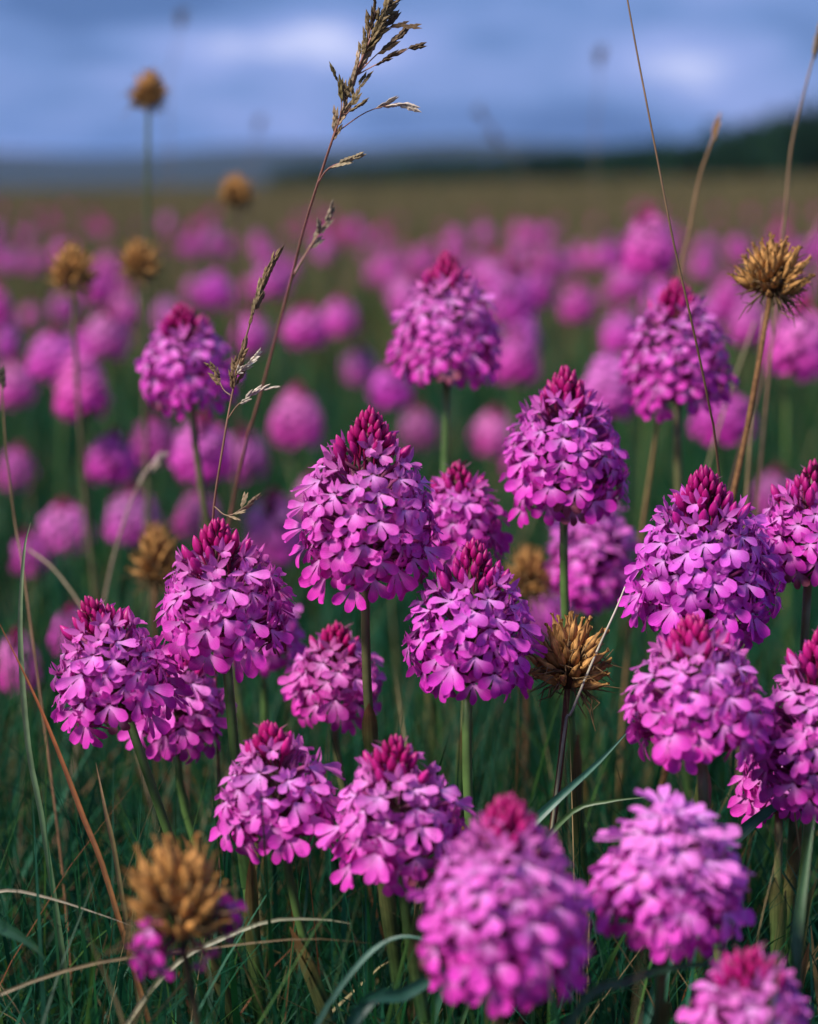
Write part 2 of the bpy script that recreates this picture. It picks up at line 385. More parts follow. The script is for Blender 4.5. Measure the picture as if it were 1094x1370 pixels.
# low detail heads for the out-of-focus drift behind
def coarse_head(k):
    r = random.Random(700 + k); mb = MB(); full = k == 5
    lay = layout(.052, .056, r, full, .72)
    for (t, mt, kind) in lay:
        c = petal_col(t, kind, (1, 1, 1), r); c = (c[0], c[1], c[2], 0.0); cp = (c[0], c[1], c[2], .06)
        if kind == 'bud':
            P = [(0, 0, -.001), (.0015, 0, .0022), (0, .0015, .0022), (-.0015, 0, .0022), (0, -.0015, .0022), (0, 0, .006)]
            F = [(0, 2, 1), (0, 3, 2), (0, 4, 3), (0, 1, 4), (5, 1, 2), (5, 2, 3), (5, 3, 4), (5, 4, 1)]
            mb.add([mt @ Vector(q) for q in P], F, c)
        else:
            for th, L, w, sl in ((-90, 7.2, 4.6, .2), (-36, 6.9, 4.8, .2), (-144, 6.9, 4.8, .2), (20, 5.8, 2.6, 0), (160, 5.8, 2.6, 0), (90, 4.6, 3.4, .5)):
                a = R(th + r.uniform(-8, 8)); d = Vector((math.cos(a), math.sin(a), sl)); q = Vector((-math.sin(a), math.cos(a), 0))
                P = [Vector((0, 0, 0)), d * L * .65 - q * w * .5, d * L, d * L * .65 + q * w * .5]
                mb.add([mt @ (x * MM) for x in P], [(0, 1, 2, 3)], [cp, c, c, c])
    mb.tube([(0, 0, -.003), (0, 0, .02), (0, 0, .045)], [.006, .012, .004], 6, (.10, .02, .07, 0))
    return mb.mesh('flower_head', M_petal, False)
CH = [coarse_head(i) for i in range(7)]
STEM_G = (.055, .145, .035, 0); STEM_G2 = (.10, .17, .04, 0)
def coarse_stem(k):
    r = random.Random(40 + k); mb = MB()
    b = Vector((r.uniform(-.03, .03), r.uniform(-.03, .03), 0))
    pts = stem_path(b, Vector((0, 0, 1)), Vector((-b.x * .3, -b.y * .3, 1)).normalized(), 6)
    pts = [p - b for p in pts]
    mb.tube(pts, [.0023, .0022, .0021, .002, .0019, .0018, .0018], 5, STEM_G, STEM_G2, cap=False)
    me = mb.mesh('stem', M_stem); me['top'] = tuple(pts[-1]); return me

def detailed_orchid(label, cx, ytop, ybot, wpx, d, phi=0.0, stem=None, full=False, fwd=0.0, hue=(1, 1, 1), seed=0, budfrom=.77, group=None, dens=1.0, leafspec=None):
    r = random.Random(900 + seed)
    hp = (ybot - ytop); Wh = wpx * d / FPX; Htot = hp * d / FPX
    Hh = (Htot - (.0050 if not full else .007)) * 1.035
    ph = R(phi); fwd += r.uniform(-7, 7); axis = Vector((math.sin(ph), -math.sin(R(fwd)), math.cos(ph) * math.cos(R(fwd)))).normalized()
    bx = cx - math.sin(ph) * hp * .45
    by = ybot - .0050 * FPX / d
    hb = at(bx, by, d)
    if stem: q = at(stem[0], stem[1], d)
    else: q = hb - axis * .1
    dv = hb - q; slope = Vector((dv.x, dv.y * .3, 0)) / max(.02, dv.z)
    base = Vector((hb.x - slope.x * hb.z * .85, hb.y - axis.y * hb.z * .3, 0.0))
    root = empty('orchid', base); tag(root, label, 'orchid', group)
    path = [p - base for p in stem_path(base, hb, axis)]
    rs = .00195 * (Wh / .052) ** .5 * r.uniform(.92, 1.1)
    mb = MB(); n = len(path)
    mb.tube(path, [rs * (1.25 - .3 * i / (n - 1)) for i in range(n)], 9, STEM_G, (.085, .15, .04, 0) if r.random() < .6 else (.13, .12, .05, 0))
    link('stem', mb.mesh('stem', M_stem), root)
    for (i0, ln) in leafspec or ((r.randint(5, 6), r.uniform(.06, .085)), (r.randint(9, 10), r.uniform(.035, .05))):
        link('leaf', sheath(path, i0, ln, rs * 1.15, r.uniform(-2.7, -.4), r, (.06, .15, .04, 0), (.16, .13, .05, 0) if r.random() < .6 else (.22, .09, .04, 0)), root)
    zq = Vector((0, 0, 1)).rotation_difference(axis).to_matrix().to_4x4()
    spin = Matrix.Rotation(r.uniform(0, 6.28), 4, 'Z')
    head = link('flower_head', rachis_mesh(Hh, r), root, Matrix.Translation(hb - base) @ zq @ spin)
    for (t_, mt, kind) in layout(Wh, Hh, r, full, dens, budfrom):
        if kind == 'bud': o = link('bud', r.choice(BD), head, mt)
        else: o = link('floret', r.choice(FL if kind == 'open' else FY), head, mt)
        o.color = petal_col(t_, kind, hue, r)
        if kind == 'open' and t_ < .13 and r.random() < .10: o.color = (.30, .07, .12, 1); o.scale = o.scale * .8   # a wilting one
    return root

# ------------------------------------------------------------------ the orchids one can tell apart
NEAR = [
 # label, cx, ytop, ybot, w, d, lean, stem(x,y), extras
 ("large pointed magenta orchid with long upright stem beside the small orchid tucked at its flank", 493, 540, 782, 186, .755, 2, (506, 960), dict(fwd=2)),
 ("egg-shaped magenta orchid on a straight dark stem rising behind the spent brown seed head", 754, 490, 692, 166, .83, 0, (763, 800), dict(hue=(.95, .8, .98))),
 ("largest broad-based purple orchid with loose lower florets, crowding the paler orchid just beneath it", 937, 618, 852, 196, .765, -2, (945, 1000), dict(hue=(.92, .8, 1.05), dens=1.1)),
 ("magenta orchid with tall crimson bud cone leaning against the withered brown seed cluster", 631, 718, 926, 172, .745, 3, (641, 1060), dict(hue=(.95, .9, 1.05), budfrom=.72)),
 ("plump magenta orchid with dark crimson crown directly below the narrow whitish grass spike", 297, 688, 882, 174, .755, -3, (309, 970), dict(budfrom=.76)),
 ("magenta orchid tilted outward on a slanting green stem above rust-coloured grass", 146, 785, 970, 166, .75, -16, (205, 1085), dict(budfrom=.74)),
 ("pink-purple orchid with crimson buds overlapping the base of the largest purple orchid", 930, 818, 1016, 186, .695, -4, (946, 1080), dict(hue=(1.03, 1.2, 1.05))),
 ("pale pink-lilac orchid with small crimson tip, low in the grass beside its twin-height neighbour", 369, 957, 1132, 162, .715, -6, (400, 1200), dict(hue=(1.04, 1.22, 1.05), budfrom=.80)),
 ("lilac-pink orchid with open lower skirt and crimson crown, low between two orchids", 531, 975, 1167, 182, .695, -3, (552, 1230), dict(hue=(1.04, 1.22, 1.05))),
 ("big blocky soft magenta orchid with round red cap standing low in front", 674, 1058, 1322, 226, .60, 3, (690, 1369), dict(hue=(1.03, 1.1, 1.02), dens=1.1, budfrom=.80)),
 ("fully opened lilac orchid without a bud tip, flat-topped and rounded", 897, 1068, 1252, 206, .635, 4, (890, 1330), dict(hue=(1.04, 1.25, 1.08), full=True, dens=.8)),
 ("short magenta orchid with dark red cap, lowest of all in the shaded grass", 1000, 1257, 1440, 172, .60, 0, None, dict(hue=(1.0, 1.1, 1.0))),
 ("tall lilac-magenta orchid with paler top growing shoulder to shoulder with a pink-purple orchid", 1092, 825, 1078, 172, .715, 3, None, dict(hue=(1.02, 1.15, 1.05))),
 ("crimson-tipped orchid with purple skirt beside the largest broad-based orchid", 1084, 612, 782, 150, .79, 2, None, dict(hue=(.95, .8, .98), budfrom=.70)),
 ("smaller orchid with big crimson cone half hidden behind the large pointed orchid", 616, 612, 748, 112, .84, -4, (610, 900), dict(hue=(.98, .9, .98), budfrom=.70)),
 ("tall dense rose-magenta orchid on bare green stem standing clear above the others", 597, 338, 516, 146, .97, 0, (592, 610), dict(hue=(1.0, 1.2, 1.0))),
 ("tall tapering rosy orchid beside the straw stem of the tufted brown seed head", 903, 372, 546, 144, .97, -2, (910, 612), dict(hue=(.98, .95, .98))),
 ("broad cone-shaped magenta orchid whose head the narrow grass spike brushes", 250, 402, 546, 126, .98, -4, (272, 655), dict(hue=(.98, 1.0, 1.0))),
 ("low rounded pink orchid with rosy crown tucked behind a tall orchid's stem", 450, 826, 958, 128, .845, 3, (470, 1000), dict(hue=(1.05, 1.15, .98))),
 ("dark-budded loose orchid squeezed under two plump magenta orchids", 240, 852, 1002, 130, .83, 3, (262, 1050), dict(hue=(1.0, 1.1, 1.0), dens=.75)),
 ("small orchid peeping out from behind the plump crimson-crowned orchid", 352, 770, 888, 104, .93, 0, None, dict(hue=(1, 1.1, 1))),
 ("rounded magenta orchid behind the green stem of the egg-shaped orchid", 790, 668, 804, 124, 1.02, 0, None, dict(hue=(.98, .9, .98), full=True)),
 ("loose dark purple orchid wedged between the pink-purple orchid and the tall lilac-magenta orchid", 1042, 950, 1096, 116, .785, 0, None, dict(hue=(1.0, 1.0, 1.0), dens=.7)),
]
for i, (lb, cx, yt, yb, w, d, phi, st, kw) in enumerate(NEAR):
    detailed_orchid(lb, cx, yt, yb, w, d, phi, st, seed=i, **kw)

# soft drift behind: explicit seats first, then scattered ones
CS = [coarse_stem(i) for i in range(5)]
DRIFT_LABEL = 'magenta orchid in the soft drift of orchids spreading across the meadow behind'
DRIFT = 'orchids drifting across the meadow'
seats = []
def drift_orchid(hx, hy, hz, wm, hm, r, label=None):
    """head base at hx, hy, hz"""
    cs = r.choice(CS); top = cs['top']; g = float(hgt(hx, hy))
    base = Vector((hx - top[0] * (hz - g), hy - top[1] * (hz - g), g)); L = hz - g
    root = empty('orchid', base); tag(root, label or DRIFT_LABEL, 'orchid', DRIFT)
    link('stem', cs, root, Matrix.Diagonal((L, L, L, 1)) if False else Matrix(((1, 0, 0, 0), (0, 1, 0, 0), (0, 0, 1, 0), (0, 0, 0, 1))) @ Matrix.Diagonal((1, 1, L, 1)))
    root.children[0].matrix_basis = Matrix(((1, 0, top[0] * (L - 1), 0), (0, 1, top[1] * (L - 1), 0), (0, 0, L, 0), (0, 0, 0, 1)))
    ax = Vector((r.gauss(0, .07), r.gauss(0, .07), 1)).normalized()
    rot = Vector((0, 0, 1)).rotation_difference(ax).to_matrix().to_4x4() @ Matrix.Rotation(r.uniform(0, 6.28), 4, 'Z')
    h = link('flower_head', r.choice(CH), root, Matrix.Translation(Vector((hx, hy, hz)) - base) @ rot @ Matrix.Diagonal((wm / .052, wm / .052, hm / .061, 1)))
    b = r.uniform(.85, 1.12); h.color = (b * r.uniform(.95, 1.08), b * r.uniform(.8, 1.6), b * r.uniform(.9, 1.08), 1)
    seats.append((hx, hy))
rd = random.Random(77)
MID = [(397, 502, 596, 76), (270, 540, 640, 92), (148, 565, 646, 76), (90, 658, 738, 80), (176, 640, 722, 78), (20, 585, 655, 52), (366, 640, 750, 86),
       (262, 640, 720, 62), (143, 402, 476, 66), (685, 343, 430, 68), (690, 430, 512, 64), (868, 268, 364, 78), (968, 508, 592, 92), (815, 472, 560, 84),
       (658, 535, 605, 62), (1062, 385, 502, 96), (112, 470, 560, 82), (522, 478, 545, 60), (25, 830, 925, 62), (1035, 615, 690, 66), (480, 455, 512, 50),
       (288, 355, 405, 46), (772, 368, 428, 50), (885, 360, 430, 62), (560, 530, 600, 55), (408, 400, 462, 62), (455, 390, 446, 52), (335, 405, 470, 52),
       (70, 430, 505, 70), (20, 470, 540, 56), (735, 760, 850, 70), (95, 800, 880, 60), (700, 560, 640, 66), (330, 560, 640, 60), (205, 540, 620, 56),
       (1000, 395, 460, 56), (830, 400, 470, 56), (985, 690, 770, 60), (420, 620, 700, 58), (45, 700, 770, 56), (520, 330, 372, 34), (735, 320, 362, 34), (640, 330, 372, 34)]
MID_LABEL = {0: 'soft round orchid standing alone between the narrow grass spike and the large pointed orchid',
 1: 'soft orchid behind the stem of the broad cone-shaped orchid',
 2: 'soft red-topped orchid just above the pale seed tip of the soft straw stalk',
 3: 'soft mauve orchid above the crossing bent straw stem',
 4: 'soft orchid behind the pale seed tip, above the orange-brown half-hidden seed head',
 6: 'soft orchid behind the crimson crown of the plump magenta orchid',
 8: 'soft orchid right below the pair of round brown seed heads',
 9: 'soft orchid level with the shoulder of the tall dense rose-magenta orchid',
 10: 'soft orchid beside the lower skirt of the tall dense rose-magenta orchid',
 11: 'tall soft orchid rising above the drift behind the long bare brown stem',
 12: 'soft orchid crossed by the straw stem of the tufted seed head',
 13: 'soft orchid just behind the shoulder of the egg-shaped orchid',
 15: 'large soft orchid directly beneath the tufted golden-brown seed head',
 18: 'soft orchid low in the grass beyond the rust-orange blade',
 19: 'soft orchid showing between the largest broad-based orchid and the crimson-tipped orchid'}
for mi, (cx, yt, yb, w) in enumerate(MID):
    wm = rd.uniform(.046, .054); d = wm * FPX / w; d = min(d, (CAMZ - .14) * FPX / (yb - HORIZON)); wm = w * d / FPX; hm = (yb - yt) * d / FPX
    p_ = at(cx, yb - .004 * FPX / d, d)
    if p_.z < .10: p_.z = .10
    drift_orchid(p_.x, p_.y, p_.z, wm, hm, rd, MID_LABEL.get(mi))
n_ind = 115
cnt = 0
while cnt < n_ind:
    d = 2.3 + 4.0 * rd.random() ** .8
    x = rd.uniform(-.5, .5) * d * (W0 + 90) / FPX
    if math.sin(x * 2.3 + d * 1.1) + math.sin(x * 1.1 - d * 2.7 + 1) + rd.uniform(-1.2, 1.2) < -.35: continue
    if any((x - a) ** 2 + (d - b) ** 2 < (.055 + .004 * d) ** 2 for a, b in seats): continue
    drift_orchid(x, d, rd.uniform(.17, .305) + float(hgt(x, d)), rd.uniform(.042, .056), rd.uniform(.048, .07), rd); cnt += 1

# the rest of the drift, past counting
mb = MB()
def far_head(x, y, r):
    g = float(hgt(x, y)); z = g + r.uniform(.17, .28); w = r.uniform(.020, .028); h = r.uniform(.05, .068); n = 6
    mb.tube([(x + r.uniform(-.01, .01), y, g), (x, y, z + .01)], [.0025, .002], 3, STEM_G, STEM_G2, cap=False)
    b = r.uniform(.85, 1.15); vs, cs = [], []
    for (t_, rr_) in ((0, .6), (.25, 1), (.55, .85), (.78, .45), (1, .06)):
        for q in range(n):
            a = 6.2832 * (q + .5 * r.random()) / n; k = rr_ * w * r.uniform(.8, 1.15)
            vs.append((x + k * math.cos(a), y + k * math.sin(a), z + h * t_ + r.uniform(-.003, .003)))
            c = (.60, .07, .40) if t_ < .7 else (.55, .015, .17); cs.append((c[0] * b, c[1] * b, c[2] * b, 0))
    fs = [(i * n + q, i * n + (q + 1) % n, (i + 1) * n + (q + 1) % n, (i + 1) * n + q) for i in range(4) for q in range(n)] + [tuple(reversed(range(n)))]
    mb.add(vs, fs, cs)
k = 0
while k < 130:
    d = 6.4 + 5.5 * rd.random() ** 1.6
    far_head(rd.uniform(-.42, .42) * d, d, rd); k += 1
k = 0
while k < 300:                                # beside the frame, so the drift goes on
    d = rd.uniform(1.6, 7.2); s_ = rd.choice((-1, 1))
    far_head(s_ * d * rd.uniform(.25, .5), d, rd); k += 1
tag(link('orchid_drift', mb.mesh('orchid_drift', M_petal, False)), 'purple haze of countless small orchids far across the meadow', 'orchids', kind='stuff')

# ------------------------------------------------------------------ dried seed heads
def pod_mesh(k):
    r = random.Random(60 + k); mb = MB(); S = MM; n = 6
    prf = [(0, .5), (1.2, 1.15), (3.2, 1.6), (5.6, 1.55), (7.6, 1.0), (8.8, .55), (10.2, .35), (11.2, .75)]
    vs, cs, us = [], [], []; bx, by = r.uniform(-1.4, 1.4), r.uniform(-1.4, 1.4)
    for i, (z, q_) in enumerate(prf):
        for q in range(n):
            a = 2 * math.pi * q / n; f = 1.18 if q % 2 else .78
            if i == len(prf) - 1: f *= r.uniform(.4, 1.6)
            vs.append(((q_ * f * math.cos(a) + bx * (z / 10) ** 2) * S, (q_ * f * math.sin(a) + by * (z / 10) ** 2) * S, (z + (r.uniform(-.6, 1.2) if i == len(prf) - 1 else 0)) * S))
            b = (1.1 if q % 2 else .75) * (1 if z < 8.5 else .7); cs.append((b, b, b, 0)); us.append(q * .5)
    fs = [(i * n + q, i * n + (q + 1) % n, (i + 1) * n + (q + 1) % n, (i + 1) * n + q) for i in range(len(prf) - 1) for q in range(n)]
    mb.add(vs, fs, cs, us); return mb.mesh('seed_pod', M_dry)
PODS = [pod_mesh(i) for i in range(5)]
def seed_head(label, cx, yt, yb, w, d, stem, phi=0.0, n=42, seed=0, tone=(1, 1, 1), florets=0, flat=.62, up_=.40, psc=1.05, stemcol=(.16, .075, .035, 0), stemr=.0014):
    r = random.Random(1300 + seed)
    Wm = w * d / FPX; Hm = (yb - yt) * d / FPX
    ph = R(phi); axis = Vector((math.sin(ph), 0, math.cos(ph))).normalized()
    hb = at(cx - math.sin(ph) * (yb - yt) * .4, yb - (yb - yt) * .22, d); q = at(stem[0], stem[1], d)
    dv = hb - q; sl = dv.x / max(.02, dv.z)
    base = Vector((hb.x - sl * hb.z * .9, hb.y, float(hgt(hb.x, hb.y))))
    root = empty('dried_seed_head', base); tag(root, label, 'seed head', 'dried seed heads')
    path = [p - base for p in stem_path(base, hb, axis)]
    mb = MB(); mb.tube(path, [stemr * (1.3 - .4 * i / 14) for i in range(15)], 7, stemcol, tuple(c * 1.1 for c in stemcol)); link('stem', mb.mesh('stem', M_dry), root)
    rot = Vector((0, 0, 1)).rotation_difference(axis).to_matrix().to_4x4()
    mb = MB()
    mb.tube([(0, 0, -.002), (0, 0, Hm * .25), (0, 0, Hm * .5)], [.0018, .004, .0015], 7, (.10, .05, .025, 0))
    cl = link('seed_cluster', mb.mesh('seed_cluster', M_dry), root, Matrix.Translation(hb - base) @ rot)
    Lp = .0112
    for i in range(n):
        u = (i + .5) / n; el = R(84) - R(84 + 8) * u ** .85; a = i * 2.39996 + r.uniform(-.2, .2)
        el += r.uniform(-.13, .13)
        dr = Vector((math.cos(a) * math.cos(el), math.sin(a) * math.cos(el), math.sin(el)))
        dr2 = (dr + Vector((0, 0, up_))).normalized()
        tip = Vector((dr.x * Wm * .5, dr.y * Wm * .5, Hm * .16 + max(dr.z, -.25) * Hm * flat)) * r.uniform(.86, 1.06)
        sc = psc * r.uniform(.85, 1.15) * (Wm / .036) ** .6
        m3 = Vector((0, 0, 1)).rotation_difference(dr2).to_matrix().to_4x4() @ Matrix.Rotation(r.uniform(0, 6.28), 4, 'Z')
        o = link('seed_pod', r.choice(PODS), cl, Matrix.Translation(tip - dr2 * Lp * sc * .93) @ m3 @ Matrix.Diagonal((sc, sc, sc, 1)))
        dk = r.uniform(.75, 1.15)
        o.color = (.76 * dk * tone[0], .39 * dk * tone[1], .125 * dk * tone[2], 1)
    mb = MB()                                   # withered threads and bracts, too fine to pick apart
    for i in range(130):
        a = r.uniform(0, 6.28); el = r.uniform(-.8, 1.1); L = Wm * r.uniform(.35, .62)
        dr = Vector((math.cos(a) * math.cos(el), math.sin(a) * math.cos(el), math.sin(el)))
        p0 = Vector((0, 0, Hm * .1)) + dr * L * .35; p1 = p0 + dr * L * .4 + Vector((r.gauss(0, 1), r.gauss(0, 1), r.gauss(0, 1))) * .0012
        p2 = p0 + dr * L * .62 + Vector((r.gauss(0, 1), r.gauss(0, 1), r.gauss(0, 1) - .6)) * .0026
        b = r.uniform(.5, 1.3); mb.tube([p0, p1, p2], [.00055, .0004, .00014], 3, (.32 * b, .20 * b, .09 * b, 0), cap=False)
    tag(link('withered_bracts', mb.mesh('withered_bracts', M_dry), cl), kind='stuff')
    for i in range(florets):
        a = R(r.choice((-175, -150, 165, -110, 5))) + r.uniform(-.3, .3); el = r.uniform(-1.1, .5)
        dr = Vector((math.cos(a) * math.cos(el), math.sin(a) * math.cos(el), math.sin(el)))
        y = (Vector((0, 0, 1)) - dr * dr.z).normalized(); x = y.cross(dr); ps = dr * Wm * .45 + Vector((0, 0, Hm * .08))
        sc = r.uniform(.75, 1.05)
        mt = Matrix(((x.x, y.x, dr.x, ps.x), (x.y, y.y, dr.y, ps.y), (x.z, y.z, dr.z, ps.z), (0, 0, 0, 1))) @ Matrix.Diagonal((sc, sc, sc, 1))
        o = link('floret', r.choice(FL + FY), cl, mt); o.color = petal_col(.1, 'open', (.75, .6, .72), r)
    return root
seed_head('tufted golden-brown dried seed head on a long slanting straw stem', 1034, 318, 412, 106, .83, (985, 640), 6, 84, 1, up_=.45, psc=1.0, stemcol=(.24, .12, .05, 0))
seed_head('withered brown seed cluster with upright pods on reddish stem, touching a magenta orchid', 762, 822, 940, 118, .765, (742, 1066), 3, 54, 2, psc=1.2, stemcol=(.17, .065, .04, 0))
seed_head('spent brown seed head still carrying a few magenta florets, low in the grass', 234, 1112, 1275, 150, .61, (268, 1369), -6, 38, 3, florets=13, flat=.58, up_=.7, psc=1.25, tone=(.95, .88, .8), stemcol=(.07, .05, .03, 0))
seed_head('orange-brown seed head half hidden behind the plump crimson-crowned orchid', 210, 700, 800, 70, 1.02, (215, 900), 3, 66, 4)
seed_head('orange seed head sunk between two magenta orchids and a green stem', 706, 728, 815, 66, 1.02, (706, 900), 0, 66, 5)
seed_head('tallest brown seed head on a slim green stem reaching into the sky', 199, 92, 152, 52, 1.20, (194, 320), 2, 60, 6, stemcol=(.10, .13, .06, 0))
seed_head('round dark brown seed head, broadest of the three standing against the orchid drift', 97, 326, 398, 68, 1.12, (104, 520), 0, 66, 7, stemcol=(.14, .12, .06, 0))
seed_head('round golden brown seed head standing close to the broadest dark one', 187, 318, 384, 58, 1.16, (190, 520), 0, 62, 8, stemcol=(.14, .12, .06, 0))
seed_head('small brown seed head on a dark stem just breaking the horizon', 317, 232, 280, 50, 1.32, (312, 480), 0, 60, 9, stemcol=(.12, .08, .05, 0))

# ------------------------------------------------------------------ seeding grasses
def spikelet_mesh(k, opened):
    r = random.Random(80 + k); mb = MB(); S = MM
    for i in range(5):
        z0 = i * 1.0; sgn = 1 if i % 2 else -1; sp = (.30 if opened else .12) * sgn; L = r.uniform(3.6, 4.8); w = .80
        d = Vector((math.sin(sp), r.uniform(-.1, .1), math.cos(sp))).normalized(); p0 = Vector((sgn * .2, 0, z0))
        x = d.cross(Vector((0, 1, 0))).normalized(); y = Vector((0, 1, 0)); mid = p0 + d * L * .42; tip = p0 + d * L
        b = r.uniform(.75, 1.2)
        mb.add([q * S for q in (p0, mid + x * w, mid + y * w * .7, mid - x * w, mid - y * w * .7, tip)],
               [(0, 2, 1), (0, 3, 2), (0, 4, 3), (0, 1, 4), (5, 1, 2), (5, 2, 3), (5, 3, 4), (5, 4, 1)], [(b * .8, b * .8, b * .7, 0)] + [(b, b, b, 0)] * 4 + [(b * 1.3, b * 1.25, b * 1.2, 0)])
    return mb.mesh('spikelet', M_dry, False)
SPK = [spikelet_mesh(i, False) for i in range(3)]; SPO = [spikelet_mesh(9 + i, True) for i in range(3)]
def to_ground(pts):
    """carry a stalk's lowest point on down to the soil"""
    p0 = Vector(pts[0]); dv = (Vector(pts[1]) - p0); sl = Vector((dv.x, dv.y, 0)) / max(.03, abs(dv.z))
    if sl.length > .9: sl *= .9 / sl.length
    b = Vector((p0.x - sl.x * p0.z * .4, p0.y - sl.y * p0.z * .4, 0)); b.z = float(hgt(b.x, b.y))
    mid = p0.lerp(b, .5) + Vector((sl.x, sl.y, 0)) * -.15 * p0.z
    return [b, mid] + [Vector(p) for p in pts]
def stalk(name, label, cat, pts3, r0, r1, col, col2, spikes=(), group=None, seed=0, branches=()):
    r = random.Random(2000 + seed); full = to_ground(pts3); base = full[0]
    root = empty(name, base); tag(root, label, cat, group)
    n = 26; path = [p - base for p in spline(full, n)]
    mb = MB(); mb.tube(path, [r0 + (r1 - r0) * i / n for i in range(n + 1)], 6, col, col2); link('stem', mb.mesh('stem', M_stem), root)
    def put(p, ax, sc, c, opened):
        m3 = Vector((0, 0, 1)).rotation_difference(ax.normalized()).to_matrix().to_4x4() @ Matrix.Rotation(r.uniform(0, 6.28), 4, 'Z')
        o = link('spikelet', r.choice(SPO if opened else SPK), root, Matrix.Translation(p) @ m3 @ Matrix.Diagonal((sc, sc, sc, 1)))
        b = r.uniform(.8, 1.2); o.color = (c[0] * b, c[1] * b, c[2] * b, 1)
    for (f0, f1, cnt_, spread, sc, c, opened) in spikes:       # along the upper stem
        for k in range(cnt_):
            f = f0 + (f1 - f0) * (k + r.random() * .7) / cnt_; x = f * n; i = min(int(x), n - 1)
            p = path[i].lerp(path[i + 1], x - i); ax = (path[i + 1] - path[i]).normalized()
            sd = Vector((r.gauss(0, 1), r.gauss(0, 1), r.gauss(0, .4))).normalized()
            put(p + sd * .0004, ax + sd * spread, sc * 1.15 * r.uniform(.8, 1.2), c, opened)
    for (bp_, cnt_, sc, c, opened, rb) in branches:             # side branches given by their own points
        bp_ = [Vector(q) - base for q in bp_]; j = min(range(n + 1), key=lambda i: (path[i] - bp_[0]).length); bp_[0] = path[j]
        pth = spline(bp_, 8); mb = MB(); mb.tube(pth, [rb * (1 - .4 * i / 8) for i in range(9)], 5, col2); link('branch', mb.mesh('branch', M_stem), root)
        for k in range(cnt_):
            i = 8 if cnt_ == 1 else max(2, int(8 - (k * 4.5 / cnt_))); ax = (pth[i] - pth[i - 1]).normalized() if i else Vector((0, 0, 1))
            sd = Vector((r.gauss(0, 1), r.gauss(0, .6), r.gauss(0, .6))) * .28
            put(pth[i], ax + sd, sc * 1.12 * r.uniform(.85, 1.15), c, opened)
    return root
RED = (.20, .075, .055, 0); STRAW = (.34, .23, .11, 0); BRN = (.16, .09, .045, 0); GRN = (.10, .15, .05, 0)
g_ol = (.22, .16, .08); g_pl = (.62, .52, .42); g_br = (.22, .14, .075); g_wh = (.78, .68, .56)
def P(*a): return [at(*q) for q in a]
# tall open panicle against the sky
stalk('seeding_grass', 'tall reddish grass stalk with open dark panicle curving up against the sky', 'grass stalk',
      P((318, 640, .90), (345, 540, .87), (385, 390, .83), (408, 300, .80), (440, 200, .77), (468, 120, .76), (492, 60, .755), (522, 0, .755)), .0008, .00035, (.28, .11, .08, 0), (.32, .15, .11, 0),
      [(.85, .995, 22, .5, 1.05, g_ol, True), (.68, .84, 15, .35, 1.15, (.36, .26, .17), False)], seed=1,
      branches=[(P((424, 245, .775), (440, 225, .77), (470, 213, .765)), 4, 1.0, (.40, .32, .2), False, .0004),
                (P((452, 175, .76), (490, 150, .76), (532, 138, .757)), 3, 1.15, g_pl, False, .0003),
                (P((440, 215, .765), (456, 150, .76), (452, 110, .76)), 3, 1.1, (.17, .13, .05), True, .0003),
                (P((385, 362, .83), (412, 335, .825), (442, 290, .82)), 7, 1.0, (.36, .28, .2), False, .0006),
                (P((455, 165, .76), (466, 150, .76), (478, 118, .758)), 4, 1.2, g_ol, True, .0003),
                (P((482, 95, .757), (505, 72, .755), (528, 56, .755)), 4, 1.1, (.14, .09, .05), False, .0003),
                (P((480, 100, .757), (500, 88, .755), (545, 66, .752)), 4, 1.0, (.14, .09, .05), False, .0003),
                (P((495, 60, .757), (508, 40, .756), (535, 36, .755)), 3, 1.0, (.14, .09, .05), False, .0003),
                (P((488, 70, .757), (494, 45, .756), (502, 14, .755)), 4, 1.1, (.15, .10, .05), True, .0003)])
stalk('seeding_grass', 'narrow grass spike with a patch of whitish spikelets beside the broad cone-shaped orchid', 'grass stalk',
      P((288, 900, .825), (284, 780, .805), (285, 690, .775), (296, 610, .765), (312, 520, .76), (332, 440, .755), (352, 380, .755), (370, 342, .755)), .0007, .0003, (.26, .10, .08, 0), (.25, .15, .09, 0),
      [(.85, .985, 30, .13, .80, g_br, False), (.80, .86, 10, .2, .85, (.26, .19, .1), False), (.66, .73, 12, .35, .95, g_br, True), (.78, .80, 2, .5, .8, g_br, True)], seed=2,
      branches=[(P((310, 510, .757), (318, 500, .755), (340, 478, .752)), 8, .62, g_wh, True, .0003),
                (P((303, 560, .758), (320, 540, .756), (350, 522, .754)), 6, .8, g_pl, False, .0003),
                (P((306, 545, .76), (298, 520, .762), (290, 498, .764)), 3, .8, g_br, True, .0003),
                (P((286, 680, .77), (305, 690, .765), (330, 676, .765)), 5, .8, (.34, .25, .15), False, .0003)])
stalk('grass_stalk', 'long thin bare brown grass stem arching tall past the tapering rosy orchid', 'grass stalk',
      P((962, 640, .80), (948, 540, .78), (925, 430, .765), (900, 320, .757), (875, 190, .755), (852, 70, .755), (834, -30, .755)), .0006, .00035, BRN, (.20, .12, .06, 0), seed=3)
stalk('seeding_grass', 'pale narrow grass spike rising above the tufted golden-brown seed head', 'grass stalk',
      P((1040, 380, .95), (1050, 290, .94), (1058, 200, .93), (1074, 130, .92), (1094, 55, .91), (1104, 20, .91)), .0008, .0004, (.30, .17, .12, 0), STRAW,
      [(.80, .99, 26, .18, 1.0, (.36, .28, .2), False)], seed=4)
